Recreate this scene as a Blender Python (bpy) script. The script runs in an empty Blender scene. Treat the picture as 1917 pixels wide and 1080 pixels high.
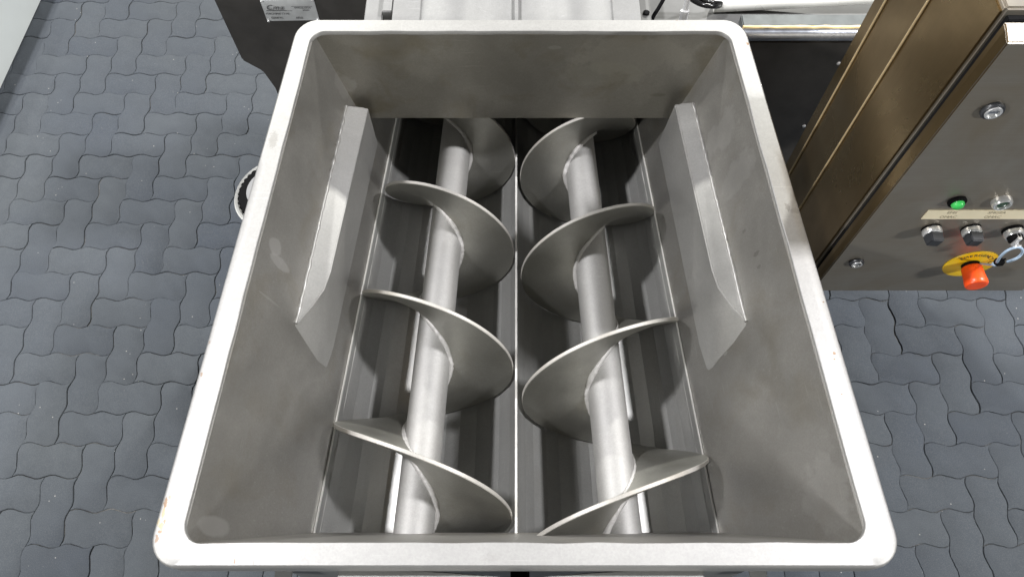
import bpy, bmesh, math, random
from mathutils import Vector, Matrix, noise
random.seed(7)
S = bpy.context.scene
COL = S.collection

# ------------------------------------------------------------------ camera, light, exposure
H = 2.30                                   # eye height above the paving
F, CX, CY = 1400.0, 967.0, 540.0           # focal length in photo pixels (1917 wide), principal point
PITCH_W = math.atan(2780 / 1400)           # below the horizon

cam = bpy.data.cameras.new('camera')
cam.sensor_width = 36.0
cam.lens = 36.0 * F / 1917
cam.shift_x = -(CX - 958.5) / 1917
cam.clip_start = 0.05
cam.clip_end = 200
camo = bpy.data.objects.new('camera', cam)
camo.location = (0, 0, H)
camo.rotation_euler = (math.pi / 2 - PITCH_W, 0, 0)
COL.objects.link(camo)
S.camera = camo

w = bpy.data.worlds.new('World'); S.world = w; w.use_nodes = True
w.node_tree.nodes['Background'].inputs[0].default_value = (0.93, 0.97, 1.0, 1)
w.node_tree.nodes['Background'].inputs[1].default_value = 0.05

def lamp(name, loc, target, sx, sy, power, color):
    l = bpy.data.lights.new(name, 'AREA'); l.shape = 'RECTANGLE'; l.size = sx; l.size_y = sy
    l.energy = power; l.color = color
    o = bpy.data.objects.new(name, l); o.location = loc
    d = Vector(target) - Vector(loc)
    o.rotation_euler = d.to_track_quat('-Z', 'Y').to_euler()
    COL.objects.link(o)
# hall lamps: one pair almost overhead, one pair further down the hall
for sx in (-1, 1):
    lamp('hall_lamp', (sx * 3.78, 1.0, 6.0), (0, 0.7, 1.2), .40, .40, 420, (.985, .975, 1.0))
    lamp('hall_lamp_far', (sx * 4.2, 9.6, 6.6), (0, 0.9, 1.2), .36, .36, 740, (1.0, .99, .94))
    lamp('hall_lamp_side', (sx * 5.2, -2.6, 3.9), (0, 0.6, 1.2), .5, .5, 230, (1.0, 1.0, .97))
S.view_settings.view_transform = 'Standard'
S.view_settings.look = 'None'
S.view_settings.exposure = 0.0
S.view_settings.gamma = 1.0

# ------------------------------------------------------------------ measuring helpers
def ray(px, py, th):
    s, c = math.sin(th), math.cos(th); k = (py - CY) / F
    return Vector(((px - CX) / F, c - k * s, s + k * c))      # x, forward, down
def wy(px, py, y):                          # point of the upright plane y under a photo pixel
    r = ray(px, py, PITCH_W); r *= y / r[1]; return Vector((r[0], r[1], H - r[2]))
def W(x, y, d): return Vector((x, y, H - d))
M = W
DR = 1.05                                   # depth of the hopper rim below the eye
def axd(y): return 1.40 + .05 * (y - .6)    # depth of the auger axes; they sink a little towards the outlet
# the hopper narrows towards the back
def topL(y): return -(.4533 - .0705 * (y - .1474))
def topR(y): return .4755 - .0769 * (y - .1474)
def seamL(y): return -(.3608 - .0709 * (y - .2055))
def seamR(y): return .3590 - .0723 * (y - .2137)
def wallx(side, y, d):
    a, b = (topR(y), seamR(y)) if side > 0 else (topL(y), seamL(y))
    return a + (b - a) * (d - DR) / (axd(y) - DR)
def on_rim(px, py):
    r = ray(px, py, PITCH_W); r *= DR / r[2]; return W(*r)
def on_wall(side, px, py):
    r = ray(px, py, PITCH_W); lo, hi = .8, 2.2
    f = lambda z: abs(r[0] * z) - abs(wallx(side, r[1] * z, r[2] * z))
    for _ in range(40):
        mid = (lo + hi) / 2
        if f(mid) < 0: lo = mid
        else: hi = mid
    return W(*(r * lo))
def on_rear(px, py):
    r = ray(px, py, PITCH_W); r *= 1.07 / r[1]; return W(*r)

# ------------------------------------------------------------------ node helpers
class NT:
    def __init__(s, name):
        s.m = bpy.data.materials.new(name); s.m.use_nodes = True
        s.t = s.m.node_tree; s.b = s.t.nodes['Principled BSDF']
    def n(s, typ, **kw):
        x = s.t.nodes.new(typ)
        for k, v in kw.items():
            if k.startswith('i_'):
                x.inputs[int(k[2:]) if k[2:].isdigit() else k[2:].replace('_', ' ')].default_value = v
            else: setattr(x, k, v)
        return x
    def l(s, a, b): s.t.links.new(a, b)
    def coord(s): return s.n('ShaderNodeTexCoord').outputs['Object']
    def mapping(s, vec, scale=(1, 1, 1), loc=(0, 0, 0), rot=(0, 0, 0)):
        mp = s.n('ShaderNodeMapping'); s.l(vec, mp.inputs[0])
        mp.inputs['Scale'].default_value = scale; mp.inputs['Location'].default_value = loc; mp.inputs['Rotation'].default_value = rot
        return mp.outputs[0]
    def noise(s, vec, scale, detail=4, rough=.55, dist=0):
        x = s.n('ShaderNodeTexNoise'); s.l(vec, x.inputs['Vector'])
        x.inputs['Scale'].default_value = scale; x.inputs['Detail'].default_value = detail
        x.inputs['Roughness'].default_value = rough; x.inputs['Distortion'].default_value = dist
        return x.outputs[0]
    def ramp(s, v, a, b, ca=0.0, cb=1.0):
        x = s.n('ShaderNodeMapRange'); x.clamp = True
        s.l(v, x.inputs[0])
        for i, q in enumerate((a, b, ca, cb)): x.inputs[i + 1].default_value = q
        return x.outputs[0]
    def math(s, op, a, b=None):
        x = s.n('ShaderNodeMath', operation=op)
        for i, q in enumerate((a, b)):
            if q is None: continue
            if isinstance(q, (int, float)): x.inputs[i].default_value = q
            else: s.l(q, x.inputs[i])
        return x.outputs[0]
    def mix(s, fac, a, b):
        x = s.n('ShaderNodeMix', data_type='RGBA')
        if isinstance(fac, (int, float)): x.inputs[0].default_value = fac
        else: s.l(fac, x.inputs[0])
        for i, q in ((6, a), (7, b)):
            if isinstance(q, tuple): x.inputs[i].default_value = q if len(q) == 4 else (*q, 1)
            else: s.l(q, x.inputs[i])
        return x.outputs[2]
    def bump(s, h, strength, dist=.001):
        x = s.n('ShaderNodeBump'); s.l(h, x.inputs['Height'])
        x.inputs['Strength'].default_value = strength; x.inputs['Distance'].default_value = dist
        s.l(x.outputs[0], s.b.inputs['Normal'])
    def spot(s, vec, center, size, wob=.4, nscale=40, edge=.25):
        """mask of one stain: an ellipsoid with a ragged outline"""
        mp = s.mapping(vec, scale=tuple(1 / q for q in size), loc=tuple(-c / q for c, q in zip(center, size)))
        ln = s.n('ShaderNodeVectorMath', operation='LENGTH'); s.l(mp, ln.inputs[0])
        nz = s.noise(vec, nscale, 3)
        d = s.math('ADD', ln.outputs['Value'], s.math('MULTIPLY', s.math('SUBTRACT', nz, .5), wob * 2))
        return s.ramp(d, 1 + edge / 2, 1 - edge / 2)
    def color(s, c): 
        if isinstance(c, tuple): s.b.inputs['Base Color'].default_value = (*c, 1)
        else: s.l(c, s.b.inputs['Base Color'])
    def set(s, **kw):
        for k, v in kw.items():
            i = s.b.inputs[k.replace('_', ' ')]
            if isinstance(v, (int, float)): i.default_value = v
            else: s.l(v, i)

def plain(name, col, rough=.5, metal=0.0, var=.12, scale=60, bump=0.0):
    t = NT(name); v = t.coord()
    n = t.noise(v, scale, 4); n2 = t.noise(v, scale * .11, 3)
    f = t.math('ADD', t.math('MULTIPLY', n, .5), t.math('MULTIPLY', n2, .5))
    f = t.ramp(f, .35, .65)
    t.color(t.mix(f, tuple(c * (1 - var) for c in col), tuple(min(1, c * (1 + var)) for c in col)))
    t.set(Metallic=metal, Roughness=t.ramp(n2, .3, .7, max(.02, rough - .06), min(1, rough + .06)))
    if bump: t.bump(n, bump, .0006)
    return t.m

ROOT = Vector((0, .62, 0))       # base of the machine, on the paving
def L(v): return Vector(v) - ROOT                            # machine parts: local to the root

def steel(name, col, rough, metal, spots=(), patch=.10, brown=.0, streak=None):
    """bead blasted stainless steel: fine grain, cloudy patches, individual stains"""
    t = NT(name); v = t.coord()
    grain = t.noise(v, 900, 2, .6); fine = t.noise(v, 120, 4, .6); cloud = t.noise(v, 5.5, 5, .62, .6)
    c = t.mix(t.ramp(cloud, .34, .68), tuple(q * (1 - patch * 1.1) for q in col), tuple(q * (1 + patch * .9) for q in col))
    mott = t.noise(v, 38, 5, .7, .3)
    c = t.mix(t.ramp(mott, .34, .68, 0, .34), c, tuple(q * .80 for q in col))
    c = t.mix(t.ramp(fine, .3, .75, 0, .35), c, tuple(q * .78 for q in col))
    gr = t.noise(v, 330, 2, .6)
    c = t.mix(t.ramp(gr, .35, .7, 0, .45), c, tuple(q * .74 for q in col))
    for k, rot in enumerate(((.3, .9, .2), (1.2, .2, 1.9))):      # fine scratches
        scr = t.noise(t.mapping(v, scale=(240, 9, 240) if k else (9, 240, 120), rot=rot), 1, 2, .5)
        reg = t.ramp(t.noise(v, 7 + 3 * k, 3), .5, .62, 0, .22)
        c = t.mix(t.math('MULTIPLY', t.ramp(scr, .66, .72), reg), c, tuple(min(1, q * 1.5) for q in col))
    if brown:
        b = t.noise(v, 9, 4, .6, .4)
        c = t.mix(t.ramp(b, .52, .74, 0, brown), c, (col[0] * .62, col[1] * .55, col[2] * .40))
    if streak:
        sv = t.mapping(v, scale=streak)
        st = t.noise(sv, 14, 4, .6)
        c = t.mix(t.ramp(st, .5, .72, 0, .30), c, tuple(q * 1.30 for q in col))
    for ce, sz, sc, fac, wob in spots:
        m = t.spot(v, tuple(L(ce)), sz, wob, 260 if max(sz) < .021 else 30)
        c = t.mix(t.math('MULTIPLY', m, fac), c, sc)
    t.color(c)
    t.set(Metallic=metal, Roughness=t.ramp(cloud, .3, .7, rough - .05, rough + .05))
    h = t.math('ADD', t.math('MULTIPLY', grain, .6), t.math('MULTIPLY', fine, .5))
    t.bump(h, .18, .0008)
    return t.m

# ------------------------------------------------------------------ mesh helpers
def new_obj(name, me, mats, parent=None, loc=(0, 0, 0)):
    o = bpy.data.objects.new(name, me); COL.objects.link(o)
    for m in (mats if isinstance(mats, (list, tuple)) else [mats]):
        if m and m.name not in [x.name for x in me.materials if x]: me.materials.append(m)
    if parent: o.parent = parent
    o.location = loc
    return o
def thing(name, label, cat, loc=(0, 0, 0), group=None):
    o = bpy.data.objects.new(name, None); o.empty_display_size = .1; COL.objects.link(o)
    o.location = loc; o['label'] = label; o['category'] = cat
    if group: o['group'] = group
    return o
def mesh_of(verts, faces, mats=None, smooth=False):
    me = bpy.data.meshes.new('m'); me.from_pydata([tuple(v) for v in verts], [], faces)
    bm = bmesh.new(); bm.from_mesh(me); bmesh.ops.recalc_face_normals(bm, faces=bm.faces); bm.to_mesh(me); bm.free()
    if smooth:
        for p in me.polygons: p.use_smooth = True
    return me
def smooth_by_angle(me, ang=35):
    bm = bmesh.new(); bm.from_mesh(me)
    for f in bm.faces: f.smooth = True
    for e in bm.edges:
        if len(e.link_faces) == 2 and e.calc_face_angle(0) > math.radians(ang): e.smooth = False
    bm.to_mesh(me); bm.free()
def part(name, verts, faces, mat, parent, bevel=0, seg=2, smooth=None, origin=None):
    """verts in world coordinates; stored relative to the parent thing"""
    o0 = Vector(origin) if origin is not None else (base_of(parent) if parent else Vector())
    me = mesh_of([Vector(v) - o0 for v in verts], faces)
    if bevel:
        bm = bmesh.new(); bm.from_mesh(me)
        es = [e for e in bm.edges if len(e.link_faces) == 2 and e.calc_face_angle(0) > .35]
        bmesh.ops.bevel(bm, geom=es, offset=bevel, segments=seg, affect='EDGES', clamp_overlap=True)
        bm.to_mesh(me); bm.free()
    if smooth: smooth_by_angle(me, smooth)
    return new_obj(name, me, mat, parent)
def base_of(o):
    v = Vector(o.location)
    while o.parent: o = o.parent; v += Vector(o.location)
    return v
BOXF = [(0, 1, 3, 2), (4, 6, 7, 5), (0, 4, 5, 1), (2, 3, 7, 6), (0, 2, 6, 4), (1, 5, 7, 3)]
def boxv(fn, x0, x1, y0, y1, d0, d1): return [fn(x, y, d) for x in (x0, x1) for y in (y0, y1) for d in (d0, d1)]
def box(name, fn, x0, x1, y0, y1, d0, d1, mat, parent, bevel=.002, **k):
    return part(name, boxv(fn, x0, x1, y0, y1, d0, d1), BOXF, mat, parent, bevel, **k)
def prism(poly, off):
    """closed prism from a polygon of points and an offset vector"""
    n = len(poly); v = [Vector(p) for p in poly] + [Vector(p) + Vector(off) for p in poly]
    f = [tuple(range(n)), tuple(range(2 * n - 1, n - 1, -1))] + [(i, (i + 1) % n, n + (i + 1) % n, n + i) for i in range(n)]
    return v, f
def slab(A, B):
    """closed sheet between two equal grids of points (rows of points)"""
    r, c = len(A), len(A[0]); v = [p for row in A for p in row] + [p for row in B for p in row]; o = r * c
    f = []
    for i in range(r - 1):
        for j in range(c - 1):
            q = (i * c + j, i * c + j + 1, (i + 1) * c + j + 1, (i + 1) * c + j)
            f += [q, tuple(o + k for k in reversed(q))]
    for i in range(r - 1):
        for j in (0, c - 1): a, b = i * c + j, (i + 1) * c + j; f.append((a, b, o + b, o + a))
    for j in range(c - 1):
        for i in (0, r - 1): a, b = i * c + j, i * c + j + 1; f.append((a, b, o + b, o + a))
    return v, f
def tube(pts, rad, n=10, jitter=0, seed=0):
    """tube along points; rad a number or a list"""
    v, f = [], []; pts = [Vector(p) for p in pts]; m = len(pts); up = None
    for i, p in enumerate(pts):
        t = (pts[min(i + 1, m - 1)] - pts[max(i - 1, 0)]).normalized()
        if up is None: up = t.orthogonal().normalized()
        up = (up - t * up.dot(t)).normalized(); s = t.cross(up)
        r = rad[i] if isinstance(rad, (list, tuple)) else rad
        for k in range(n):
            a = 2 * math.pi * k / n
            rr = r * (1 + jitter * noise.noise(Vector((i * .37 + seed, k * .8, seed))))
            v.append(p + (up * math.cos(a) + s * math.sin(a)) * rr)
    for i in range(m - 1):
        for k in range(n):
            f.append((i * n + k, i * n + (k + 1) % n, (i + 1) * n + (k + 1) % n, (i + 1) * n + k))
    f += [tuple(range(n)), tuple(range((m - 1) * n, m * n))]
    return v, f
def lathe(origin, axis, prof, n=32):
    """solid of revolution: prof = [(distance along axis, radius)...]"""
    axis = Vector(axis).normalized(); u = axis.orthogonal().normalized(); s = axis.cross(u); o = Vector(origin)
    v, f = [], []
    for (h, r) in prof:
        for k in range(n):
            a = 2 * math.pi * k / n; v.append(o + axis * h + (u * math.cos(a) + s * math.sin(a)) * r)
    m = len(prof)
    for i in range(m - 1):
        for k in range(n): f.append((i * n + k, i * n + (k + 1) % n, (i + 1) * n + (k + 1) % n, (i + 1) * n + k))
    f += [tuple(range(n)), tuple(range((m - 1) * n, m * n))]
    return v, f
def catmull(pts, k=8):
    pts = [Vector(p) for p in pts]; q = [pts[0] * 2 - pts[1]] + pts + [pts[-1] * 2 - pts[-2]]; out = []
    for i in range(1, len(q) - 2):
        a, b, c, d = q[i - 1:i + 3]
        for j in range(k):
            t = j / k
            out.append(.5 * ((2 * b) + (c - a) * t + (2 * a - 5 * b + 4 * c - d) * t * t + (3 * b - a - 3 * c + d) * t ** 3))
    return out + [pts[-1]]
def text(name, body, size, loc, rot, mat, parent, extrude=.0002, shear=0, spacing=1.0, align='CENTER'):
    cu = bpy.data.curves.new(name, 'FONT'); cu.body = body; cu.size = size; cu.extrude = extrude; cu.resolution_u = 3
    cu.align_x = align; cu.align_y = 'CENTER'; cu.shear = shear; cu.space_character = spacing; cu.materials.append(mat)
    o = bpy.data.objects.new(name, cu); COL.objects.link(o); o.parent = parent
    o.location = Vector(loc) - base_of(parent); o.rotation_euler = rot
    return o

# ------------------------------------------------------------------ materials
RUST = (.22, .12, .05); GOLD = (.36, .28, .15); DARKS = (.20, .19, .17)
def rimspots():
    out = []; q = .00082                     # metres per photo pixel at the rim
    def add(px, py, w_, h_, col, fac=1, wob=.9): out.append((on_rim(px, py), (w_ * q, h_ * q, .02), col, fac, max(wob, 1.2)))
    add(306, 960, 2.5, 9, GOLD, .7); add(302, 984, 4, 6, (.40, .31, .17), .8); add(296, 976, 3, 5, (.44, .36, .2), .6); add(308, 975, 2, 4, RUST, .7); add(299, 995, 3, 3, RUST, .7); add(310, 940, 3, 8, RUST, .7); add(293, 1008, 3, 6, RUST, .6)
    add(318, 930, 2, 4, RUST, .5); add(377, 700, 2, 4, RUST, .55); add(364, 660, 2, 3, RUST, .4); add(392, 640, 1.5, 4, RUST, .4)
    for px, py, w_ in ((1234, 36, 2), (1250, 36, 2), (1267, 37, 4), (1274, 37, 2), (1356, 34, 5), (1365, 35, 3), (1400, 82, 4), (1404, 80, 2), (1406, 95, 2), (1388, 50, 2),
                       (1562, 661, 3), (1562, 672, 2), (1542, 565, 2), (1576, 738, 1.5), (1307, 37, 1.5)): add(px, py, w_, w_ * .9, RUST, .75)
    add(512, 262, 9, 22, DARKS, .40, .5); add(440, 420, 10, 40, DARKS, .16, .6); add(1474, 388, 5, 9, DARKS, .5, .8); add(1490, 395, 12, 6, DARKS, .3, .8)
    add(439, 1049, 1.2, 6, RUST, .6); add(475, 1052, 1, 4, DARKS, .5); add(920, 1043, 14, 6, DARKS, .10)
    return out
PALE = (.56, .55, .54); DARKP = (.12, .11, .10)
wspots = [(on_wall(-1, 516, 462), (.04, .014, .018), PALE, .5, .5), (on_wall(-1, 524, 492), (.04, .010, .030), PALE, .5, .4),
          (on_wall(-1, 402, 985), (.04, .014, .036), PALE, .5, .25), (on_wall(-1, 640, 165), (.03, .02, .03), PALE, .25, .8),
          (on_wall(-1, 505, 560), (.03, .002, .03), PALE, .3, .5),
          (on_wall(1, 1350, 250), (.03, .03, .07), PALE, .28, .8), (on_wall(1, 1378, 330), (.03, .03, .06), PALE, .24, .8),
          (on_wall(1, 1545, 930), (.04, .05, .05), PALE, .20, .9), (on_wall(1, 1500, 860), (.04, .06, .06), PALE, .07, .9),
          (on_wall(1, 1415, 475), (.02, .004, .008), DARKP, .35, .8), (on_wall(1, 1392, 433), (.02, .003, .005), DARKP, .3, .8),
          (on_wall(1, 1420, 500), (.02, .003, .005), DARKP, .3, .8), (on_wall(1, 1357, 660), (.02, .005, .006), PALE, .5, .6),
          (on_rear(1190, 105), (.11, .04, .05), (.42, .40, .35), .34, 1.0), (on_rear(1120, 140), (.07, .04, .03), (.40, .39, .33), .25, 1.0),
          (on_rear(1230, 175), (.018, .04, .005), (.16, .15, .11), .35, .9), (on_rear(1040, 92), (.014, .04, .005), (.45, .44, .40), .4, .7)]
m_rim = steel('blasted_rim_steel', (.41, .406, .394), .54, .75, rimspots(), .04)
m_wall = steel('blasted_hopper_steel', (.40, .39, .368), .46, .92, wspots, .085, .32)
m_rear = steel('shaded_grimy_rear_steel', (.34, .326, .288), .46, .92, wspots, .10, .6)  # wall steel again, rear shade put into its colour along with olive grime
m_trough = steel('bent_trough_steel', (.335, .335, .323), .44, .55, (), .08, .15, (1, .05, 1))
m_flight = steel('auger_flight_steel', (.395, .39, .355), .46, .85, (), .10, .18)
m_shaft = steel('auger_shaft_steel', (.43, .425, .41), .62, .62, (), .08, .08)
m_edge = steel('worn_flight_edge', (.47, .455, .42), .52, .45, (), .16, .35)
m_weld = steel('weld_bead_steel', (.50, .49, .47), .60, .25, (), .18, .1)
m_rib = steel('blasted_rib_steel', (.46, .455, .44), .48, .85, (), .07, .08)
m_house = steel('pale_housing_steel', (.27, .27, .265), .55, .30, (), .08)
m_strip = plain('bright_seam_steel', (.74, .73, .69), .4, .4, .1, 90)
m_darkhouse = plain('dark_housing_steel', (.090, .083, .076), .38, .45, .25, 18, .05)
m_brown = None
def brushed(name, col, rough, metal, tint=None, vert=False):
    t = NT(name); v = t.coord()
    sv = t.mapping(v, scale=(900, 900, 6) if vert else (4, 900, 900))
    br = t.noise(sv, 1, 3, .6); cl = t.noise(v, 6, 4, .6, .5); fn = t.noise(v, 160, 3)
    c = t.mix(t.ramp(br, .3, .7), tuple(q * .93 for q in col), tuple(q * 1.06 for q in col))
    c = t.mix(t.ramp(cl, .38, .68, 0, .6), c, tint or tuple(q * .8 for q in col))
    t.color(c); t.set(Metallic=metal, Roughness=t.ramp(cl, .3, .7, rough - .05, rough + .08))
    t.bump(t.math('ADD', t.math('MULTIPLY', br, .6), t.math('MULTIPLY', fn, .3)), .12, .0004)
    return t.m
m_door = brushed('brushed_cabinet_steel', (.36, .33, .285), .42, .72, (.27, .22, .155))
m_side = brushed('reflection_tinted_side', (.245, .175, .085), .28, .95, (.15, .10, .045), True)  # brown of reflected surroundings mixed into the steel's base colour
m_fold = plain('fold_highlight_steel', (.75, .62, .40), .35, .6, .1, 60)  # highlight along the folds painted in as a lighter colour
m_chrome = plain('chrome_bezel', (.80, .80, .80), .22, .6, .04)
m_black = plain('black_rubber', (.006, .006, .0065), .85, 0, .2)
m_black.node_tree.nodes['Principled BSDF'].inputs['Specular IOR Level'].default_value = .12
m_gloss = plain('glossy_black_cable', (.012, .012, .012), .2, 0, .2)
m_knob = plain('grey_black_knob', (.03, .032, .036), .38, 0, .15)
m_yellow = plain('yellow_legend', (.92, .60, .01), .4, 0, .05, 30)
m_red = plain('red_button_plastic', (.90, .085, .012), .38, 0, .06, 200)
m_green = plain('green_lens', (.06, .60, .12), .3, 0, .05)
m_dgreen = plain('dark_green_lens', (.02, .06, .03), .2, 0, .1)
m_cream = plain('cream_label', (.90, .80, .58), .6, 0, .05, 25)
m_ink = plain('printed_ink', (.06, .06, .055), .6, 0, .1)
m_faint = plain('worn_label_ink', (.40, .35, .25), .7, 0, .15, 300)
m_blue = plain('pale_blue_tie', (.36, .47, .60), .4, 0, .08)
m_plate = plain('aluminium_nameplate', (.62, .63, .63), .45, .2, .12, 40)
m_plateink = plain('nameplate_print', (.10, .10, .10), .6, 0, .1)
m_gold = plain('gold_sealant', (.72, .56, .28), .35, .2, .3, 60)
m_deck = plain('grey_deck_steel', (.17, .17, .165), .55, .3, .25, 12)
m_ledge = plain('dark_ledge_steel', (.10, .11, .11), .5, .4, .3, 30)
m_bluegrey = plain('blue_grey_edge_steel', (.38, .40, .44), .25, .8, .2, 140)
m_pale = plain('pale_panel_paint', (.74, .78, .76), .5, 0, .04, 8)
m_white_tube = plain('pale_pipe', (.80, .80, .76), .3, .2, .04)

# ------------------------------------------------------------------ paving
U = .0437 * H
def wave(t, a=.0057):
    K = ((0, 0), (.16, .95), (.30, 1), (.42, .35), (.58, -.35), (.70, -1), (.84, -.95), (1, 0))
    for (x0, y0), (x1, y1) in zip(K, K[1:]):
        if t <= x1: return a * (y0 + (y1 - y0) * (t - x0) / (x1 - x0))
    return 0.0
def joint_material():
    t = NT('joint_sand'); v = t.n('ShaderNodeNewGeometry').outputs['Position']
    n = t.noise(v, 4.5, 4, .6); f = t.noise(v, 260, 2)
    c = t.mix(t.ramp(n, .47, .60), (.026, .026, .027), (.20, .195, .18))
    c = t.mix(t.ramp(f, .4, .7, 0, .5), c, (.05, .048, .045)); t.color(c); t.set(Roughness=.95); t.bump(f, .5, .002)
    return t.m
def paver_material():
    t = NT('blue_grey_concrete'); g = t.n('ShaderNodeNewGeometry'); v = g.outputs['Position']
    oi = t.n('ShaderNodeObjectInfo').outputs['Random']; isl = g.outputs['Random Per Island']
    r = t.math('FRACT', t.math('ADD', oi, isl))
    big = t.noise(v, 1.1, 3, .6); mid = t.noise(v, 22, 5, .65); fine = t.noise(v, 420, 3, .7)
    c = t.mix(r, (.055, .065, .081), (.068, .078, .091))
    c = t.mix(t.ramp(big, .35, .65, 0, .5), c, (.086, .094, .097))
    c = t.mix(t.ramp(mid, .42, .72, 0, .42), c, (.060, .067, .076))
    c = t.mix(t.ramp(fine, .45, .75, 0, .5), c, (.15, .155, .158))
    vo = t.n('ShaderNodeTexVoronoi'); t.l(v, vo.inputs['Vector']); vo.inputs['Scale'].default_value = 38
    sp = t.math('MULTIPLY', t.ramp(vo.outputs['Distance'], .085, .05), t.ramp(t.noise(v, 9, 2), .56, .60))
    c = t.mix(sp, c, (.36, .35, .33))
    t.color(c); t.set(Roughness=t.ramp(mid, .3, .7, .82, .95)); t.b.inputs['Specular IOR Level'].default_value = .2
    t.bump(t.math('ADD', t.math('MULTIPLY', fine, .5), t.math('MULTIPLY', mid, .9)), .35, .0015)
    return t.m
m_joint, m_paver = joint_material(), paver_material()
gv = [(-12, -8, -.0050), (12, -8, -.0050), (12, 16, -.0050), (-12, 16, -.0050)]
ground = new_obj('ground', mesh_of(gv, [(0, 1, 2, 3)]), m_joint); ground['kind'] = 'structure'
ground['label'] = 'floor of blue grey zigzag concrete pavers laid in herringbone'
def outline(kind, gap):
    """closed outline of one zigzag paver, cell corner at 0,0"""
    nx, ny = (2, 1) if kind == 'H' else (1, 2)
    T = [0, .16, .30, .42, .58, .70, .84]
    P = []
    for i in range(nx):
        for t in T: P.append((i + t, wave(t) / U))
    for j in range(ny):
        for t in T: P.append((nx + wave(t) / U, j + t))
    for i in range(nx - 1, -1, -1):
        for t in T: P.append((i + 1 - t, ny + wave(1 - t) / U))
    for j in range(ny - 1, -1, -1):
        for t in T: P.append((0 + wave(1 - t) / U, j + 1 - t))
    P = [Vector((x * U, y * U)) for x, y in P]; n = len(P); out = []
    for i, p in enumerate(P):
        a, b = P[i - 1], P[(i + 1) % n]; t = (b - a).normalized(); nrm = Vector((-t.y, t.x))
        out.append(p + nrm * gap)
    return out
def paver_geo(kind, seed):
    rnd = random.Random(seed); nx, ny = (2, 1) if kind == 'H' else (1, 2); c = Vector((nx * U / 2, ny * U / 2))
    rings = []
    for gap, z in ((.0006, -.03), (.0007, -.0030), (.0013, -.0007), (.0026, 0)):
        rings.append([(p.x - c.x + rnd.uniform(-.0005, .0005), p.y - c.y + rnd.uniform(-.0005, .0005), z) for p in outline(kind, gap)])
    n = len(rings[0]); v = [q for r in rings for q in r]; f = []
    for k in range(3):
        for i in range(n): f.append((k * n + i, k * n + (i + 1) % n, (k + 1) * n + (i + 1) % n, (k + 1) * n + i))
    f.append(tuple(range(3 * n, 4 * n))); return v, f
geos = {k: [paver_geo(k, s) for s in range(4)] for k in 'HV'}
pmesh = {}
for k in 'HV':
    pmesh[k] = []
    for v, f in geos[k]:
        me = mesh_of(v, f); me.materials.append(m_paver); smooth_by_angle(me, 50); pmesh[k].append(me)
cells = []
OX, OY = -.035, .012
for i in range(-62, 62):
    for j in range(-28, 62):
        q = (i - j) % 4
        if q == 0: k, cx, cy = 'H', (i + 1) * U, (j + .5) * U
        elif q == 3: k, cx, cy = 'V', (i + .5) * U, (j + 1) * U
        else: continue
        x, y = cx + OX, cy + OY
        zc = y * math.cos(PITCH_W) + H * math.sin(PITCH_W); vv = H * math.cos(PITCH_W) - y * math.sin(PITCH_W)
        px, py = CX + F * x / zc, CY + F * vv / zc
        if zc < .3: px, py = 9e3, 9e3
        out = max(0, -px, px - 1917, -py, py - 1080)
        hid = 0
        if 500 < px < 1480 and 60 < py < 1040: hid = 400
        cells.append((out + hid, k, x, y))
cells.sort(key=lambda c: c[0])
rnd = random.Random(11)
sv, sf = [], []
for idx, (o_, k, x, y) in enumerate(cells):
    if abs(x) > 5.5 and idx > 300: continue
    dz = rnd.uniform(-.0022, .0015); tx, ty, tz = rnd.gauss(0, .005), rnd.gauss(0, .005), rnd.gauss(0, .006)
    mi = rnd.randrange(4); x += rnd.gauss(0, .0006); y += rnd.gauss(0, .0006)
    if idx < 300:
        p = bpy.data.objects.new('paver', pmesh[k][mi]); COL.objects.link(p); p.parent = ground
        p.location = (x, y, dz); p.rotation_euler = (tx, ty, tz)
    else:
        v, f = geos[k][mi]; R = Matrix.Translation((x, y, dz)) @ Matrix.Rotation(tz, 4, 'Z') @ Matrix.Rotation(tx, 4, 'X'); o = len(sv)
        sv += [tuple(R @ Vector(q)) for q in v]; sf += [tuple(o + a for a in q) for q in f]
me = bpy.data.meshes.new('pv'); me.from_pydata(sv, [], sf)
rest = new_obj('paver_field', me, m_paver, ground); rest['kind'] = 'stuff'

# ------------------------------------------------------------------ the machine
mach = thing('screw_hopper_machine', 'large stainless steel feed hopper with a pale flat rim and two screw augers inside', 'machine', ROOT)
YF, YR = .1474, 1.0756

def rrect(x0, x1, y0, y1, r, ne=18, nc=8):
    """rounded rectangle; r = radii at (front left, front right, rear right, rear left)"""
    P = []
    cs = [((x0 + r[0], y0 + r[0]), math.pi, r[0]), ((x1 - r[1], y0 + r[1]), 1.5 * math.pi, r[1]), ((x1 - r[2], y1 - r[2]), 0, r[2]), ((x0 + r[3], y1 - r[3]), .5 * math.pi, r[3])]
    for k, ((cx, cy), a0, rr) in enumerate(cs):
        arc = [(cx + rr * math.cos(a0 + i / nc * math.pi / 2), cy + rr * math.sin(a0 + i / nc * math.pi / 2)) for i in range(nc + 1)]
        P += arc
        (dx, dy), da, dr = cs[(k + 1) % 4]
        nxt = (dx + dr * math.cos(da), dy + dr * math.sin(da))
        for i in range(1, ne): P.append((arc[-1][0] + (nxt[0] - arc[-1][0]) * i / ne, arc[-1][1] + (nxt[1] - arc[-1][1]) * i / ne))
    return P
def loft(loops, closed=False):
    n = len(loops[0]); v = [p for l in loops for p in l]; f = []
    m = len(loops)
    for k in range(m if closed else m - 1):
        a, b = k * n, ((k + 1) % m) * n
        for i in range(n): f.append((a + i, a + (i + 1) % n, b + (i + 1) % n, b + i))
    return v, f

def taper(P):
    out = []
    for u, y in P:                           # u: 0 left .. 1 right, measured in the front width
        a, b = topL(y), topR(y); out.append((a + (b - a) * (u / WF), y))
    return out
WF = topR(YF) - topL(YF)
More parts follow.
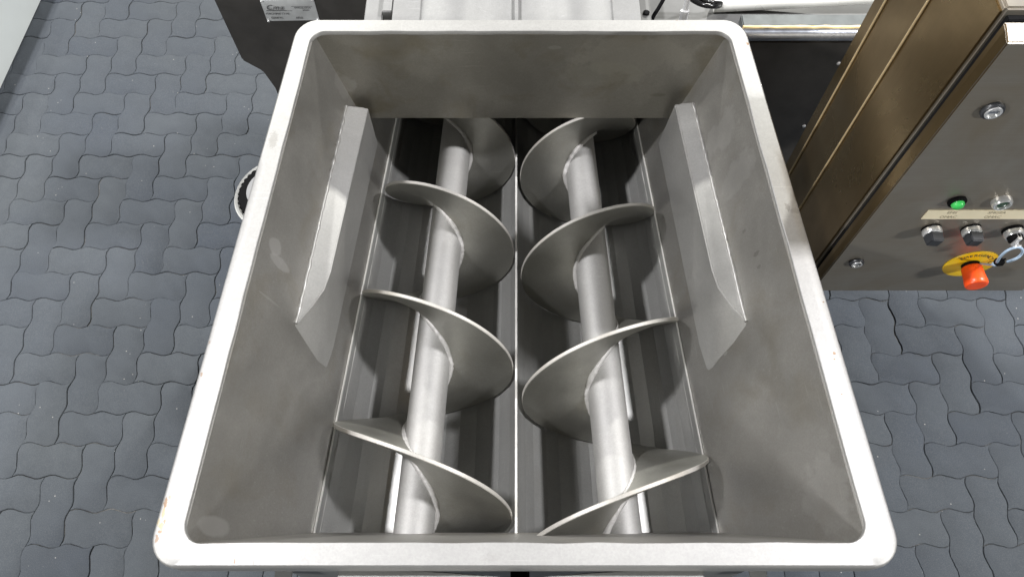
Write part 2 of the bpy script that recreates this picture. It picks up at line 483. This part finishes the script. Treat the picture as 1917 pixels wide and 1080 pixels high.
# rim: flat pale flange with a rolled outer edge
def rim_loop(ins, d, r_out, wob=0):
    """ins 0 = outer edge, 1 = inner edge"""
    o = (-.0395, WF + .0395, YF - .0318, YR + .0322); n = (0, WF, YF, YR)
    b = [a + (c - a) * ins for a, c in zip(o, n)]
    P = taper(rrect(b[0], b[1], b[2], b[3], r_out))
    return [M(x + (noise.noise(Vector((x * 22, y * 22, 1))) * wob), y + noise.noise(Vector((x * 22, y * 22, 5))) * wob, d) for x, y in P]
rc = lambda q: (q, q, q, q)
loops = [rim_loop(-.02, DR + .035, rc(.045)), rim_loop(-.02, DR + .0095, rc(.045)), rim_loop(.02, DR + .0028, rc(.044)), rim_loop(.10, DR + .0003, rc(.042)),
         rim_loop(.5, DR, rc(.036), .0004), rim_loop(.975, DR, rc(.030), .0016), rim_loop(1.0, DR + .001, rc(.029), .0016), rim_loop(1.0, DR + .009, rc(.029), .0014),
         rim_loop(.3, DR + .011, rc(.036)), rim_loop(.06, DR + .035, rc(.043))]
v, f = loft(loops, True)
rim = part('rim', v, f, m_rim, mach, smooth=40)

# hopper walls: four welded sheets leaning inwards to the troughs
YB0, YB1 = .2100, 1.060                      # foot of the front and the rear wall
DB1 = 1.284                                  # the rear wall ends above the augers
def front_y(d): return YF - .002 + (YB0 - YF + .002) * (d - DR) / .33
def rear_y(d): return YR + .0006 + (YB1 - YR) * (d - DR) / (DB1 - DR)
def side_wall(sgn):
    A, B = [], []
    for i in range(25):
        t = i / 24; ra, rb = [], []
        for k in range(9):
            s_ = k / 8
            d = DR + .008 + s_ * (1.40 - DR - .008)
            y0, y1 = front_y(d) - .014, (rear_y(d) + .006 if d < DB1 else 1.55) if d < DB1 - .05 else 1.55
            y = y0 + (y1 - y0) * t
            d = DR + .008 + s_ * (axd(y) + .001 - DR - .008)
            x = wallx(sgn, y, d) + sgn * .0006; ra.append(M(x, y, d)); rb.append(M(x + sgn * .006, y, d))
        A.append(ra); B.append(rb)
    v, f = slab(A, B); return part('side_wall', v, f, m_wall, mach, smooth=50)
side_wall(-1); side_wall(1)
def cross_wall(name, yfun, d1, sgn):
    A, B = [], []
    for k in range(9):
        d = DR + .008 + (d1 - DR - .008) * k / 8; y = yfun(d); ra, rb = [], []
        for i in range(25):
            a, b = wallx(-1, y, d) - .003, wallx(1, y, d) + .003
            x = a + (b - a) * i / 24; ra.append(M(x, y, d)); rb.append(M(x, y + sgn * .006, d))
        A.append(ra); B.append(rb)
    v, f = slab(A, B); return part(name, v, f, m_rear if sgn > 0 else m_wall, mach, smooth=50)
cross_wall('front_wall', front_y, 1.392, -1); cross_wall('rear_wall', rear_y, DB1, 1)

# the two troughs, bent from sheet in many narrow facets
def trough(sgn):
    N = 15; A, B = [], []
    ys = [.19 + (1.55 - .19) * i / 10 for i in range(11)]
    rnd = random.Random(int(sgn * 1000 + 5))
    for k in range(N + 1):
        a = math.pi * k / N + (rnd.uniform(-.035, .035) if 0 < k < N else 0)
        rowA, rowB = [], []
        for y in ys:
            e = seamL(y) if sgn < 0 else seamR(y); cx, r = e / 2, abs(e) / 2 - .0006
            x, z = -math.cos(a) * r, math.sin(a) * r
            rowA.append(M(cx + x, y, axd(y) + z)); rowB.append(M(cx + x * .997, y, axd(y) + z * 1.03 + .001))
        A.append(rowA); B.append(rowB)
    v, f = slab(A, B); return part('trough', v, f, m_trough, mach)
trough(-1); trough(1)
def strip(xf, wdt, rise, name='seam_strip', mat=m_strip):
    A, B = [], []
    for i in range(9):
        y = .20 + 1.33 * i / 8; x = xf(y)
        A.append([M(x - wdt / 2, y, axd(y) - rise), M(x + wdt / 2, y, axd(y) - rise)])
        B.append([M(x - wdt / 2, y, axd(y) + .006), M(x + wdt / 2, y, axd(y) + .006)])
    v, f = slab(A, B); return part(name, v, f, mat, mach)
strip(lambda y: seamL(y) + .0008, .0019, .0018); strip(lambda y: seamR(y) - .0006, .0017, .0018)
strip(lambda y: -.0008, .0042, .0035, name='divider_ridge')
def weld_line(f_, k):
    pts, rad = [], []
    for i in range(120):
        y = .21 + 1.0 * i / 119; pts.append(M(f_(y), y, axd(y) + .028)); rad.append(max(.0003, .0011 + .0013 * noise.noise(Vector((y * 22, k, 0)))))
    v, f = tube(pts, rad, 6); part('weld_seam', v, f, m_weld, mach)
weld_line(lambda y: seamL(y) + .0030, 1); weld_line(lambda y: seamR(y) - .0030, 2)
box('end_plate', M, -.37, .37, .180, .188, 1.30, 1.60, m_wall, mach)
box('end_plate', M, -.33, .33, 1.55, 1.56, 1.20, 1.70, m_wall, mach)
box('tunnel_roof', M, -.325, .33, 1.072, 1.55, 1.268, 1.276, m_wall, mach)

# ribs welded to both side walls
RIBS = {1: dict(o=[(1.031, 1.2018), (.525, 1.1905)], a=(.3285, 1.040, 1.2150), b=(.3580, .606, 1.1985), f=(.3555, .488, 1.333), r=(.3175, 1.046, 1.352)),
        -1: dict(o=[(1.031, 1.2110), (.525, 1.1990)], a=(-.3115, 1.044, 1.2330), b=(-.3440, .607, 1.2095), f=(-.3560, .490, 1.333), r=(-.3120, 1.046, 1.355))}
def rib(sgn):
    q = RIBS[sgn]; (y0, d0), (y1, d1) = q['o']; e = sgn * .004
    P = [M(wallx(sgn, y0, d0) + e, y0, d0), M(wallx(sgn, y1, d1) + e, y1, d1), M(*q['a']), M(*q['b']), M(*q['f']), M(*q['r']),
         M(wallx(sgn, y0, d0) + e, y0 + .012, d0 + .01), M(wallx(sgn, q['r'][1], q['r'][2]) + e, q['r'][1], q['r'][2]), M(wallx(sgn, q['f'][1], q['f'][2]) + e, q['f'][1], q['f'][2]),
         M(wallx(sgn, y1, d1 + .004) + e, y1, d1 + .004)]
    a_, b_, f_, r_ = (M(*q[k]) for k in 'abfr'); tip = P[1]
    b1, b3 = b_.lerp(a_, .09), b_.lerp(tip, .40); P[3] = (b1 + b3) * .22 + b_ * .56; P += [b1, b3]
    f1, f3 = f_.lerp(r_, .11), f_.lerp(tip, .30); P[4] = (f1 + f3) * .22 + f_ * .56; P += [f1, f3]
    bm = bmesh.new()
    for p in P: bm.verts.new(p - ROOT)
    bmesh.ops.convex_hull(bm, input=bm.verts)
    bmesh.ops.delete(bm, geom=[p for p in bm.verts if not p.link_faces], context='VERTS')
    bmesh.ops.dissolve_limit(bm, angle_limit=.02, verts=bm.verts, edges=bm.edges)
    es = [x for x in bm.edges if len(x.link_faces) == 2 and x.calc_face_angle(0) > .3]
    bmesh.ops.bevel(bm, geom=es, offset=.0065, segments=4, affect='EDGES', clamp_overlap=True)
    me = bpy.data.meshes.new('rib'); bm.to_mesh(me); bm.free(); smooth_by_angle(me, 30)
    o = new_obj('rib', me, m_rib, mach)
    pts = []; rad = []; rnd = random.Random(5 + sgn)
    for i in range(90):
        t = i / 89; y = y0 + (y1 + .01 - y0) * t; d = d0 + (d1 - d0) * t + rnd.uniform(-.0008, .0008)
        pts.append(M(wallx(sgn, y, d) - sgn * .0008, y, d)); rad.append(max(.0008, .0034 + .0024 * noise.noise(Vector((i * .33, sgn, 0)))))
    v, f = tube(pts, rad, 7); part('weld_bead', v, f, m_rib, o, smooth=60)
rib(1); rib(-1)

# augers
def auger(side, phi0, label):
    """side 1: left auger, -1: right auger (mirrored); both taper towards the outlet"""
    a = bpy.data.objects.new('auger', None); COL.objects.link(a); a.parent = mach; a.empty_display_size = .1
    a['label'] = label
    A0 = .1655 if side == 1 else .1692
    def cx(y): return -side * (A0 - .0446 * (y - .6))
    def RR(y): return .1594 - .040 * (y - .6)
    def P(y, r, phi, dy=0): return M(cx(y) + side * r * math.cos(phi), y + dy, axd(y) - r * math.sin(phi))
    N = 56; v = []; rows = [.19 + 1.35 * i / 20 for i in range(21)]
    for y in rows:
        for k in range(N): v.append(P(y, .0358, 2 * math.pi * k / N))
    f = [(i * N + k, i * N + (k + 1) % N, (i + 1) * N + (k + 1) % N, (i + 1) * N + k) for i in range(20) for k in range(N)]
    f += [tuple(range(N)), tuple(range(20 * N, 21 * N))]
    part('shaft', v, f, m_shaft, a, smooth=40)
    # flight angle along the shaft: the pitch shortens towards the outlet
    steps = []; y, ph = -.1, phi0; h = .001
    while y < 1.54:
        if y > .14: steps.append((y, ph))
        ph += 2 * math.pi / (.277 - .052 * (y - .6)) * h; y += h
    steps = steps[::3]
    n = len(steps) - 1; th = .0080; K = 6; m = 2 * K
    v = []
    def rs(y): R = RR(y); return [.032, .06, .09, .125, R - .0013, R]
    def lean(r, ph, y): return -.0206 * (r / RR(y)) * math.cos(ph - .785)
    for y, ph in steps:
        wob = .0008 * noise.noise(Vector((ph * .9, side * 2.5, 0)))
        for sd in (-1, 1):
            for j, r in enumerate(rs(y)): v.append(P(y, r + (wob if j > 3 else 0), ph, lean(r, ph, y) + sd * (th / 2 - (.0012 if j == 5 else 0))))
    f, mi = [], []
    for i in range(n):
        o, q = i * m, (i + 1) * m
        for j in range(K - 1):
            f.append((o + j, o + j + 1, q + j + 1, q + j)); mi.append(1 if j == K - 2 else 0)
            f.append((o + K + j, q + K + j, q + K + j + 1, o + K + j + 1)); mi.append(1 if j == K - 2 else 0)
        f.append((o + K - 1, o + m - 1, q + m - 1, q + K - 1)); mi.append(1)
        f.append((o, q, q + K, o + K)); mi.append(0)
    for o in (0, n * m): f.append(tuple(range(o, o + K)) + tuple(range(o + m - 1, o + K - 1, -1))); mi.append(0)
    me = bpy.data.meshes.new('flight'); me.from_pydata([tuple(q - ROOT) for q in v], [], f)
    me.materials.append(m_flight); me.materials.append(m_edge)
    me.polygons.foreach_set('material_index', mi)
    bm = bmesh.new(); bm.from_mesh(me); bmesh.ops.recalc_face_normals(bm, faces=bm.faces); bm.to_mesh(me); bm.free()
    smooth_by_angle(me, 30)
    fo = bpy.data.objects.new('flight', me); COL.objects.link(fo); fo.parent = a
    for sd in (-1, 1):                       # weld fillets on both faces of the flight
        pts, rad = [], []
        for y, ph in steps:
            big = max(0, noise.noise(Vector((ph * .8, side * 6.3 + sd, 2))))
            pts.append(P(y, .0366, ph, lean(.0366, ph, y) + sd * (th / 2 + .0004)))
            rad.append((.0062 if sd < 0 else .0028) + (.0050 if sd < 0 else .002) * big + .0016 * noise.noise(Vector((ph * 14, side, sd))))
        v, f = tube(pts, rad, 9, .12, sd)
        part('weld_bead', v, f, m_weld, a, smooth=60)
    return a
auger(1, -13.5727, 'left screw auger, its flight rising over the shaft away from the left wall')
auger(-1, -12.1634, 'right screw auger, its flight wound the opposite way')

# pieces in front, under the rim
box('front_panel', M, -.33, .33, .121, .128, DR + .04, 1.5, m_house, mach)
def barrel_flange(x0, x1, xc, d, R, yb):
    back = [(x0 + (x1 - x0) * i / 14) for i in range(15)]
    poly = [M(x, yb - (R - math.sqrt(R * R - (x - xc) ** 2)), d) for x in back] + [M(x1, -.06, d), M(x0, -.06, d)]
    v, f = prism(poly, (0, 0, -.05)); part('barrel_flange', v, f, m_rim, mach, .0015)
barrel_flange(-.245, -.006, -.20, 1.091, 1.6, .1180); barrel_flange(.016, .257, .215, 1.091, 1.6, .1180)
for sx, o_ in ((-1, 0), (1, .012)):
    box('bracket', M, min(sx * .312, sx * .336) + o_, max(sx * .312, sx * .336) + o_, .1050, .1205, 1.106, 1.110, m_house, mach, .0008)
    box('bracket', M, min(sx * .330, sx * .336) + o_, max(sx * .330, sx * .336) + o_, .0950, .1205, 1.1105, 1.16, m_house, mach, .0008)
v, f = lathe(M(.005, .1235, 1.15), (0, -1, 0), [(0, .014), (.012, .014), (.014, .011)], 20); part('bolt', v, f, m_black, mach, smooth=40)
# lower casing and legs down to the paving
def wbox(name, x0, x1, y0, y1, z0, z1, mat, parent, bevel=.003): return part(name, [Vector((x, y, z)) for x in (x0, x1) for y in (y0, y1) for z in (z0, z1)], BOXF, mat, parent, bevel)
wbox('lower_casing', -.36, .36, .30, 1.10, .18, .66, m_house, mach, .006)
for sx in (-1, 1):
    for y in (.34, 1.0): wbox('leg', sx * .25 - .03, sx * .25 + .03, y, y + .06, 0, .18, m_house, mach)

# twin barrel housing behind the rear rim
prof = [(-.246, 1.080), (-.192, 1.080), (-.189, 1.084)]
for i in range(9):
    a = i / 8; prof.append((-.186 + .145 * a, 1.0845 - .012 * math.sin(min(1, a * 1.2) * math.pi) + .013 * max(0, a - .6) / .4))
prof += [(-.030, 1.0995), (-.014, 1.1015), (-.0050, 1.1015), (-.0035, 1.0930)]
prof = prof + [(-x, d) for x, d in reversed(prof)]
poly = [M(x, 1.1120, d) for x, d in prof] + [M(.246, 1.1120, 1.25), M(-.246, 1.1120, 1.25)]
v, f = prism(poly, (0, .60, 0)); part('barrel_housing', v, f, m_house, mach, smooth=28)
box('mounting_plate', M, -.307, -.2705, 1.135, 1.45, 1.100, 1.106, m_house, mach)
box('clamp_block', M, -.2695, -.248, 1.165, 1.45, 1.085, 1.115, m_house, mach, .002)
box('clamp_block', M, .248, .272, 1.15, 1.45, 1.100, 1.13, m_deck, mach, .003)
v, f = lathe(M(.262, 1.175, 1.1005), (0, 0, 1), [(0, .0065), (.004, .0065), (.005, .005)], 16); part('bolt', v, f, m_black, mach, smooth=40)

# dark motor housing with the nameplate, left behind the hopper
yP = 1.30
pts = [(-.664, 1.13), (-.6615, 1.364), (-.6235, 1.401), (-.6105, 1.462), (-.606, 2.292), (-.30, 2.292), (-.30, 1.13)]
v, f = prism([W(x, yP, d) for x, d in pts], (0, .30, 0)); part('motor_housing', v, f, m_darkhouse, mach, .004, smooth=40)
npts = [wy(487, 0.5, yP - .002), wy(500.5, 40.5, yP - .002), wy(598, 38.5, yP - .002), wy(586, -3, yP - .002)]
npts[0] = npts[1] + Vector((0.001, 0, .060)); npts[3] = npts[2] + Vector((.001, 0, .060))
v, f = prism(npts, (0, .0015, 0)); npl = part('nameplate', v, f, m_plate, mach, .0004)
nc = (npts[0] + npts[1] + npts[2] + npts[3]) / 4; R90 = (math.pi / 2, 0, 0)
def nt(body, size, dx, dz, shear=0, mat=m_plateink, sp=1.0): text('lettering', body, size, nc + Vector((dx, -.0018, dz)), R90, mat, npl, shear=shear, spacing=sp)
nt('Cma', .019, -.032, .009, .35, sp=1.15); nt('BARCELONA', .0062, .030, .0085); nt('SPAIN', .0055, .036, .0015)
nt('MACHINE TYPE', .0075, -.030, -.0085); nt('SERIE N.', .0075, -.034, -.0205); nt('AÑO', .0075, .016, -.0205)
for zz, x0, x1 in ((.0005, -.052, -.008), (-.0005, -.052, .004), (.012, .006, .052)):
    v, f = prism([nc + Vector((x0, -.0016, zz)), nc + Vector((x1, -.0016, zz)), nc + Vector((x1, -.0016, zz + .0009)), nc + Vector((x0, -.0016, zz + .0009))], (0, -.0003, 0))
    part('printed_line', v, f, m_plateink, npl)
for q in npts:
    c = q + (nc - q) * .06
    v, f = lathe(c, (0, -1, 0), [(-.001, .0028), (.0022, .0028), (.0034, .0016)], 12); part('rivet', v, f, m_chrome, npl, smooth=40)

# hand knob on the left flank
kc = M(-.4690, .806, 1.20); ax = Vector((-.16, -.05, 1)).normalized()
v, f = lathe(kc, ax, [(-.05, .022), (-.012, .03), (-.006, .064), (.000, .0735), (.006, .0735), (.009, .071), (.006, .0670), (.000, .066)], 48)
kn = part('adjusting_knob', v, f, m_white_tube, mach, smooth=35)
u = ax.orthogonal().normalized(); s_ = ax.cross(u); NP = 144; vv, ff = [], []
for h, sc in ((.001, 1), (.012, 1), (.015, .94)):
    for k in range(NP):
        a = 2 * math.pi * k / NP; r = (.0605 + .0035 * abs(math.sin(a * 18))) * sc; vv.append(kc + ax * h + (u * math.cos(a) + s_ * math.sin(a)) * r)
for i in range(2):
    for k in range(NP): ff.append((i * NP + k, i * NP + (k + 1) % NP, (i + 1) * NP + (k + 1) % NP, (i + 1) * NP + k))
ff += [tuple(range(NP)), tuple(range(2 * NP, 3 * NP))]
part('scalloped_grip', vv, ff, m_black, kn)
v, f = lathe(kc, ax, [(.010, .041), (.022, .041), (.027, .036), (.029, .020)], 32); part('hub_cap', v, f, m_chrome, kn, smooth=40)
v, f = tube([kc - ax * .045, M(-.372, .81, 1.235)], .016, 16); part('spindle', v, f, m_house, kn, smooth=40)

# side housing right behind the hopper: dark panel with a rounded bright top edge, deck and pipe behind it
yD = 1.120
v, f = prism([W(.452, yD, 1.124), W(1.15, yD, 1.124), W(1.15, yD, 1.95), W(.452, yD, 1.95)], (0, .012, 0)); sh = part('side_housing', v, f, m_darkhouse, mach, .001)
v, f = tube([W(.452, yD + .012, 1.1125), W(.75, yD + .012, 1.1125), W(1.15, yD + .012, 1.1125)], .0135, 20); part('rolled_edge', v, f, m_bluegrey, sh, smooth=50)
pts = [W(.452 + .30 * i / 24, yD + .016 + .0006 * math.sin(i * 2.1), 1.0985 + .0006 * math.sin(i * 1.3)) for i in range(25)]
v, f = tube(pts, .0036, 10, .25); part('sealant_bead', v, f, m_gold, sh, smooth=60)
box('top_ledge', W, .452, 1.15, yD + .0175, yD + .050, 1.0965, 1.12, m_ledge, sh, .002)
box('rear_deck', W, .27, 1.15, yD + .0525, 1.75, 1.150, 1.17, m_deck, mach, .002)
wbox('deck_support', .50, 1.0, 1.25, 1.7, 0, H - 1.171, m_darkhouse, mach)
for px, py in ((1570, 119), (1505, 236), (1592, 98)):
    c = wy(px, py, yD); v, f = lathe(c, (0, -1, 0), [(-.001, .0042), (.002, .0042), (.003, .0025)], 10); part('screw_head', v, f, m_chrome, sh, smooth=40)
a, b = wy(1336, 12, 1.24), wy(1680, -7, 1.24)
v, f = tube([a, (a + b) / 2, b + (b - a) * .3], .0135, 24); part('pipe', v, f, m_white_tube, mach, smooth=40)
c = wy(1281, 27, 1.19)
v, f = lathe(c, (.05, .3, 1), [(-.02, .008), (0, .0095), (.008, .0095), (.010, .006), (.06, .0045)], 16); part('bolt', v, f, m_chrome, mach, smooth=30)

# ------------------------------------------------------------------ loose cables behind the hopper
def cable(pix, y, rad, label, mat):
    pts = catmull([wy(px, py, y + dy) for px, py, dy in pix], 8); o0 = pts[0]
    v, f = tube(pts, rad, 10); me = mesh_of([p - o0 for p in v], f, smooth=True)
    o = new_obj('cable', me, mat, None, o0); o['label'] = label; o['category'] = 'cable'; o['group'] = 'black cables behind the hopper'
cable([(1218, 44, -.01), (1224, 30, 0), (1234, 14, .01), (1243, -2, .02), (1252, -18, .03)], 1.20, .0040, 'thin matt black cable rising behind the rear rim beside the grey block', m_black)
cable([(1276, -22, 0), (1290, -4, 0), (1312, 9, 0), (1336, 13, 0), (1350, 11, .02)], 1.215, .0048, 'lower glossy black cable running into the end of the pale pipe', m_gloss)
cable([(1290, -24, .01), (1304, -6, .01), (1322, 3, .01), (1337, 6, .01), (1350, 7, .02)], 1.215, .0046, 'upper glossy black cable running into the end of the pale pipe', m_gloss)

# ------------------------------------------------------------------ control cabinet
CB = Vector((.85, .79, 0))
cab = thing('control_cabinet', 'brushed steel control cabinet right of the hopper with buttons and an emergency stop', 'control cabinet', CB)
X0, X1, YD, DB = .555, .96, .632, 1.266
# body: top, back, side
box('cabinet_body', W, X0, X1, .664, .920, .6135, DB - .004, m_door, cab, .003)
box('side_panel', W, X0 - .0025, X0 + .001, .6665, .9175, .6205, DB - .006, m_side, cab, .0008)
box('side_fold', W, X0 - .0060, X0 - .0024, .8835, .8865, .6215, DB - .006, m_fold, cab, .001)
box('side_fold', W, X0 - .0060, X0 - .0024, .7920, .7950, .6215, DB - .006, m_fold, cab, .001)
box('gasket', W, X0 + .006, X1 - .006, .656, .665, .624, DB - .008, m_black, cab, .001)
# door tray with sloping edges
def ring(x0, x1, d0, d1, y): return [W(x0, y, d0), W(x1, y, d0), W(x1, y, d1), W(x0, y, d1)]
A, B, C_ = ring(X0 + .0015, X1, .6255, DB, .6555), ring(X0 + .0018, X1, .6275, DB, .646), ring(X0 + .0035, X1 - .004, .6345, DB - .001, YD)
v = A + B + C_; f = [(0, 1, 2, 3), (8, 9, 10, 11)] + [(k * 4 + i, k * 4 + (i + 1) % 4, (k + 1) * 4 + (i + 1) % 4, (k + 1) * 4 + i) for k in (0, 1) for i in range(4)]
door = part('door', v, f, m_door, cab, .0016)
door.data.materials.append(m_side)  # left edge takes the same painted brown reflection
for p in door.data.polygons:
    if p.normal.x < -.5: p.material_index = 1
wbox('pedestal', .58, .66, .80, .88, 0, H - DB + .006, m_darkhouse, cab)
FY = (0, -1, 0)
def at(px, py): return wy(px, py, YD)
def cyl(name, c, prof, mat, parent, n=28, ax=FY, sm=40): v, f = lathe(c, ax, prof, n); return part(name, v, f, mat, parent, smooth=sm)
for px, py, r in ((1857, 205, .0145), (1603, 490, .0125)):
    lk = cyl('door_lock', at(px, py), [(-.001, r), (.004, r), (.006, r * .9), (.006, r * .62), (.001, r * .60)], m_knob, door)
    cyl('lock_ring', at(px, py), [(.005, r * .74), (.0075, r * .72), (.0075, r * .56), (.004, r * .54)], m_chrome, lk)
    c = at(px, py); v, f = prism([c + Vector((-r * .5, -.003, -r * .14)), c + Vector((r * .5, -.003, -r * .14)), c + Vector((r * .5, -.003, r * .14)), c + Vector((-r * .5, -.003, r * .14))], (0, -.0025, 0)); part('lock_insert', v, f, m_bluegrey, lk)
g = cyl('pilot_lamp', at(1791, 376), [(-.001, .0135), (.004, .0135), (.006, .0115)], m_black, door)
cyl('lens', at(1791, 376), [(.004, .0098), (.009, .0092), (.012, .007), (.0135, .003)], m_green, g)
g = cyl('pilot_lamp', at(1874, 375.5), [(-.001, .0145), (.007, .0145), (.010, .0125), (.010, .0105), (.006, .0100)], m_chrome, door)
cyl('lens', at(1874, 375.5), [(.003, .0098), (.0065, .0098), (.008, .006)], m_dgreen, g)
c1, c2 = at(1727, 393), at(1714, 409); c1.x = c2.x = .6405
lab = part('label_strip', *prism([Vector((c1.x, YD - .0002, c1.z)), Vector((.93, YD - .0002, c1.z)), Vector((.93, YD - .0002, c2.z)), Vector((c2.x, YD - .0002, c2.z))], (0, -.0012, 0)), m_cream, door)
lz = (c1.z + c2.z) / 2
for x, a_, b_ in ((.680, 'EMS', 'OMAC'), (.750, 'SMGEA', 'OMAC'), (.818, 'KEY', '0 - I')):
    text('lettering', a_, .0090, (x, YD - .0016, lz + .0065), R90, m_faint, lab); text('lettering', b_, .0090, (x, YD - .0016, lz - .0060), R90, m_faint, lab)
for px, ang in ((1743, .14), (1817, .08)):
    c = at(px, 428)
    kb = cyl('selector_switch', c, [(-.001, .0152), (.003, .0152), (.005, .014)], m_black, door)
    cyl('bezel', c, [(.003, .0150), (.010, .0150), (.0125, .0138), (.0125, .0118), (.010, .0115)], m_chrome, kb)
    cyl('rotor', c, [(.006, .0116), (.0118, .0116)], m_knob, kb)
    R = Matrix.Rotation(ang, 3, 'Y'); kp = []
    for x, y, z in [(sx * (.0110 if yy < .02 else .0098), -yy, sz * (.0112 if yy < .02 else .0095)) for sx in (-1, 1) for yy in (.010, .028) for sz in (-1, 1)]: kp.append(c + R @ Vector((x, y, z)))
    part('handle', kp, BOXF, m_knob, kb, .0014)
c = at(1895, 430)
kb = cyl('key_switch', c, [(-.001, .0160), (.003, .0160), (.005, .0150)], m_black, door)
cyl('bezel', c, [(.003, .0150), (.011, .0150), (.014, .0135), (.014, .0118), (.010, .0115)], m_chrome, kb)
cyl('barrel', c, [(.008, .0115), (.0200, .0112), (.021, .0095)], m_black, kb)
box('key_slot', lambda x, y, d: c + Vector((x, y, -d)), -.0035, .0035, -.0245, -.013, -.011, .011, m_chrome, kb, .0008)
# emergency stop
c = at(1816, 493.5)
es = cyl('emergency_stop', c, [(-.001, .0435), (.0008, .0440), (.0018, .0435)], m_yellow, door, 56, sm=30)
cyl('collar', c, [(.0015, .0150), (.012, .0150)], m_black, es)
cyl('push_button', c, [(.008, .0155), (.010, .0168), (.030, .0178), (.035, .0186), (.041, .0186), (.0435, .0172), (.0445, .0140), (.0445, .0138), (.044, .004)], m_red, es, 40, sm=35)
word = 'EMERGENCY'
for i, ch in enumerate(word):
    a = math.radians(142 - 104 * i / (len(word) - 1)); r = .0325
    text('lettering', ch, .0105, c + Vector((math.cos(a) * r, -.0021, math.sin(a) * r)), (math.pi / 2, -(a - math.pi / 2), 0), m_ink, es)
pts = [c + Vector((.0335, -.0021, .0065)) + Vector((math.cos(q) * .0055, 0, math.sin(q) * .0055)) for q in [.4 + 5.4 * i / 20 for i in range(21)]]
part('arrow_mark', *tube(pts, .0007, 6), m_ink, es)

# key with its bow, and the pale tie that hangs on it
kb0 = c_key = at(1895, 430) + Vector((0, -.0245, 0))
key = thing('key', 'small flat steel key standing in the key switch', 'key', tuple(kb0))
kp = wy(1904, 462, .575)
d = (kp - kb0).normalized(); sd = d.cross(Vector((1, 0, .2))).normalized(); wd = d.cross(sd).normalized()
def flat(o, L0, L1, w0, w1, t): return [o + d * l_ + wd * (sx * w_) + sd * (st * t) for l_, w_ in ((L0, w0), (L1, w1)) for sx in (-1, 1) for st in (-1, 1)]
part('blade', flat(kb0, -.004, (kp - kb0).length * .55, .0028, .0028, .0008), [(0, 1, 3, 2), (4, 6, 7, 5), (0, 4, 5, 1), (2, 3, 7, 6), (0, 2, 6, 4), (1, 5, 7, 3)], m_chrome, key, .0003)
v, f = lathe(kb0 + d * (kp - kb0).length * .8 - sd * .0009, sd, [(0, .0062), (.0018, .0062), (.0018, .0025), (0, .0025), (0, .0062)], 24); part('bow', v, f, m_chrome, key, smooth=30)
lp = [(1866, 491), (1874, 479), (1886, 469), (1898, 464), (1908, 463), (1914, 468), (1912, 476), (1904, 483), (1895, 487), (1886, 490)]
pts = catmull([wy(px, py, .585 - .004 * math.sin(i)) for i, (px, py) in enumerate(lp)], 6)
o0 = pts[0]; v, f = tube(pts, .0022, 10); tie = new_obj('cable_tie', mesh_of([p - o0 for p in v], f, smooth=True), m_blue, None, o0)
tie['label'] = 'pale blue plastic tie looped through the key beside the emergency stop'; tie['category'] = 'cable tie'
pts = [wy(1834, 493, .628), wy(1848, 495, .61), wy(1862, 496, .597)]
v, f = tube(catmull(pts, 5), .0020, 8); part('tail', v, f, m_blue, tie, smooth=60)
v, f = tube(catmull([wy(1858, 494, .600), wy(1863, 496, .596), wy(1863.5, 498, .594)], 4), .0032, 8); part('tail', v, f, m_blue, tie, smooth=60)
bc = wy(1870, 491, .588); v, f = lathe(bc - Vector((.007, 0, 0)), (1, 0, .15), [(0, .004), (.003, .0068), (.011, .0068), (.014, .004)], 18); part('bead', v, f, m_black, tie, smooth=40)
v, f = tube([wy(1876, 487, .588), wy(1882, 485, .586)], .0016, 8); part('tip', v, f, m_black, tie, smooth=60)

# ------------------------------------------------------------------ pale panel at the far left
p0, p1 = Vector((-2.029, 2.539, 0)), Vector((-2.052, 2.037, 0)); dv = (p0 - p1).normalized()
a, b = p1 - dv * .9, p0 + dv * 1.2; nrm = Vector((-dv.y, dv.x, 0))
pn = thing('white_panel', 'pale greenish white upright panel standing on the paving at the left', 'panel', tuple((a + b) / 2))
v, f = prism([a, b, b + Vector((0, 0, .21)), a + Vector((0, 0, .21))], nrm * .05); part('sheet', v, f, m_pale, pn, .004)
for q in (.15, .85):
    s0 = a + (b - a) * q; v, f = prism([s0 + nrm * .05, s0 + dv * .05 + nrm * .05, s0 + dv * .05 + nrm * .45, s0 + nrm * .45], (0, 0, .04)); part('foot', v, f, m_pale, pn, .003)

# ------------------------------------------------------------------ lettering becomes plain mesh
dg = bpy.context.evaluated_depsgraph_get()
for o in [o for o in bpy.data.objects if o.type == 'FONT']:
    me = bpy.data.meshes.new_from_object(o.evaluated_get(dg))
    if not me.materials: me.materials.append(o.data.materials[0])
    n = bpy.data.objects.new('lettering', me); COL.objects.link(n); n.parent = o.parent
    n.location = o.location; n.rotation_euler = o.rotation_euler
    bpy.data.objects.remove(o)
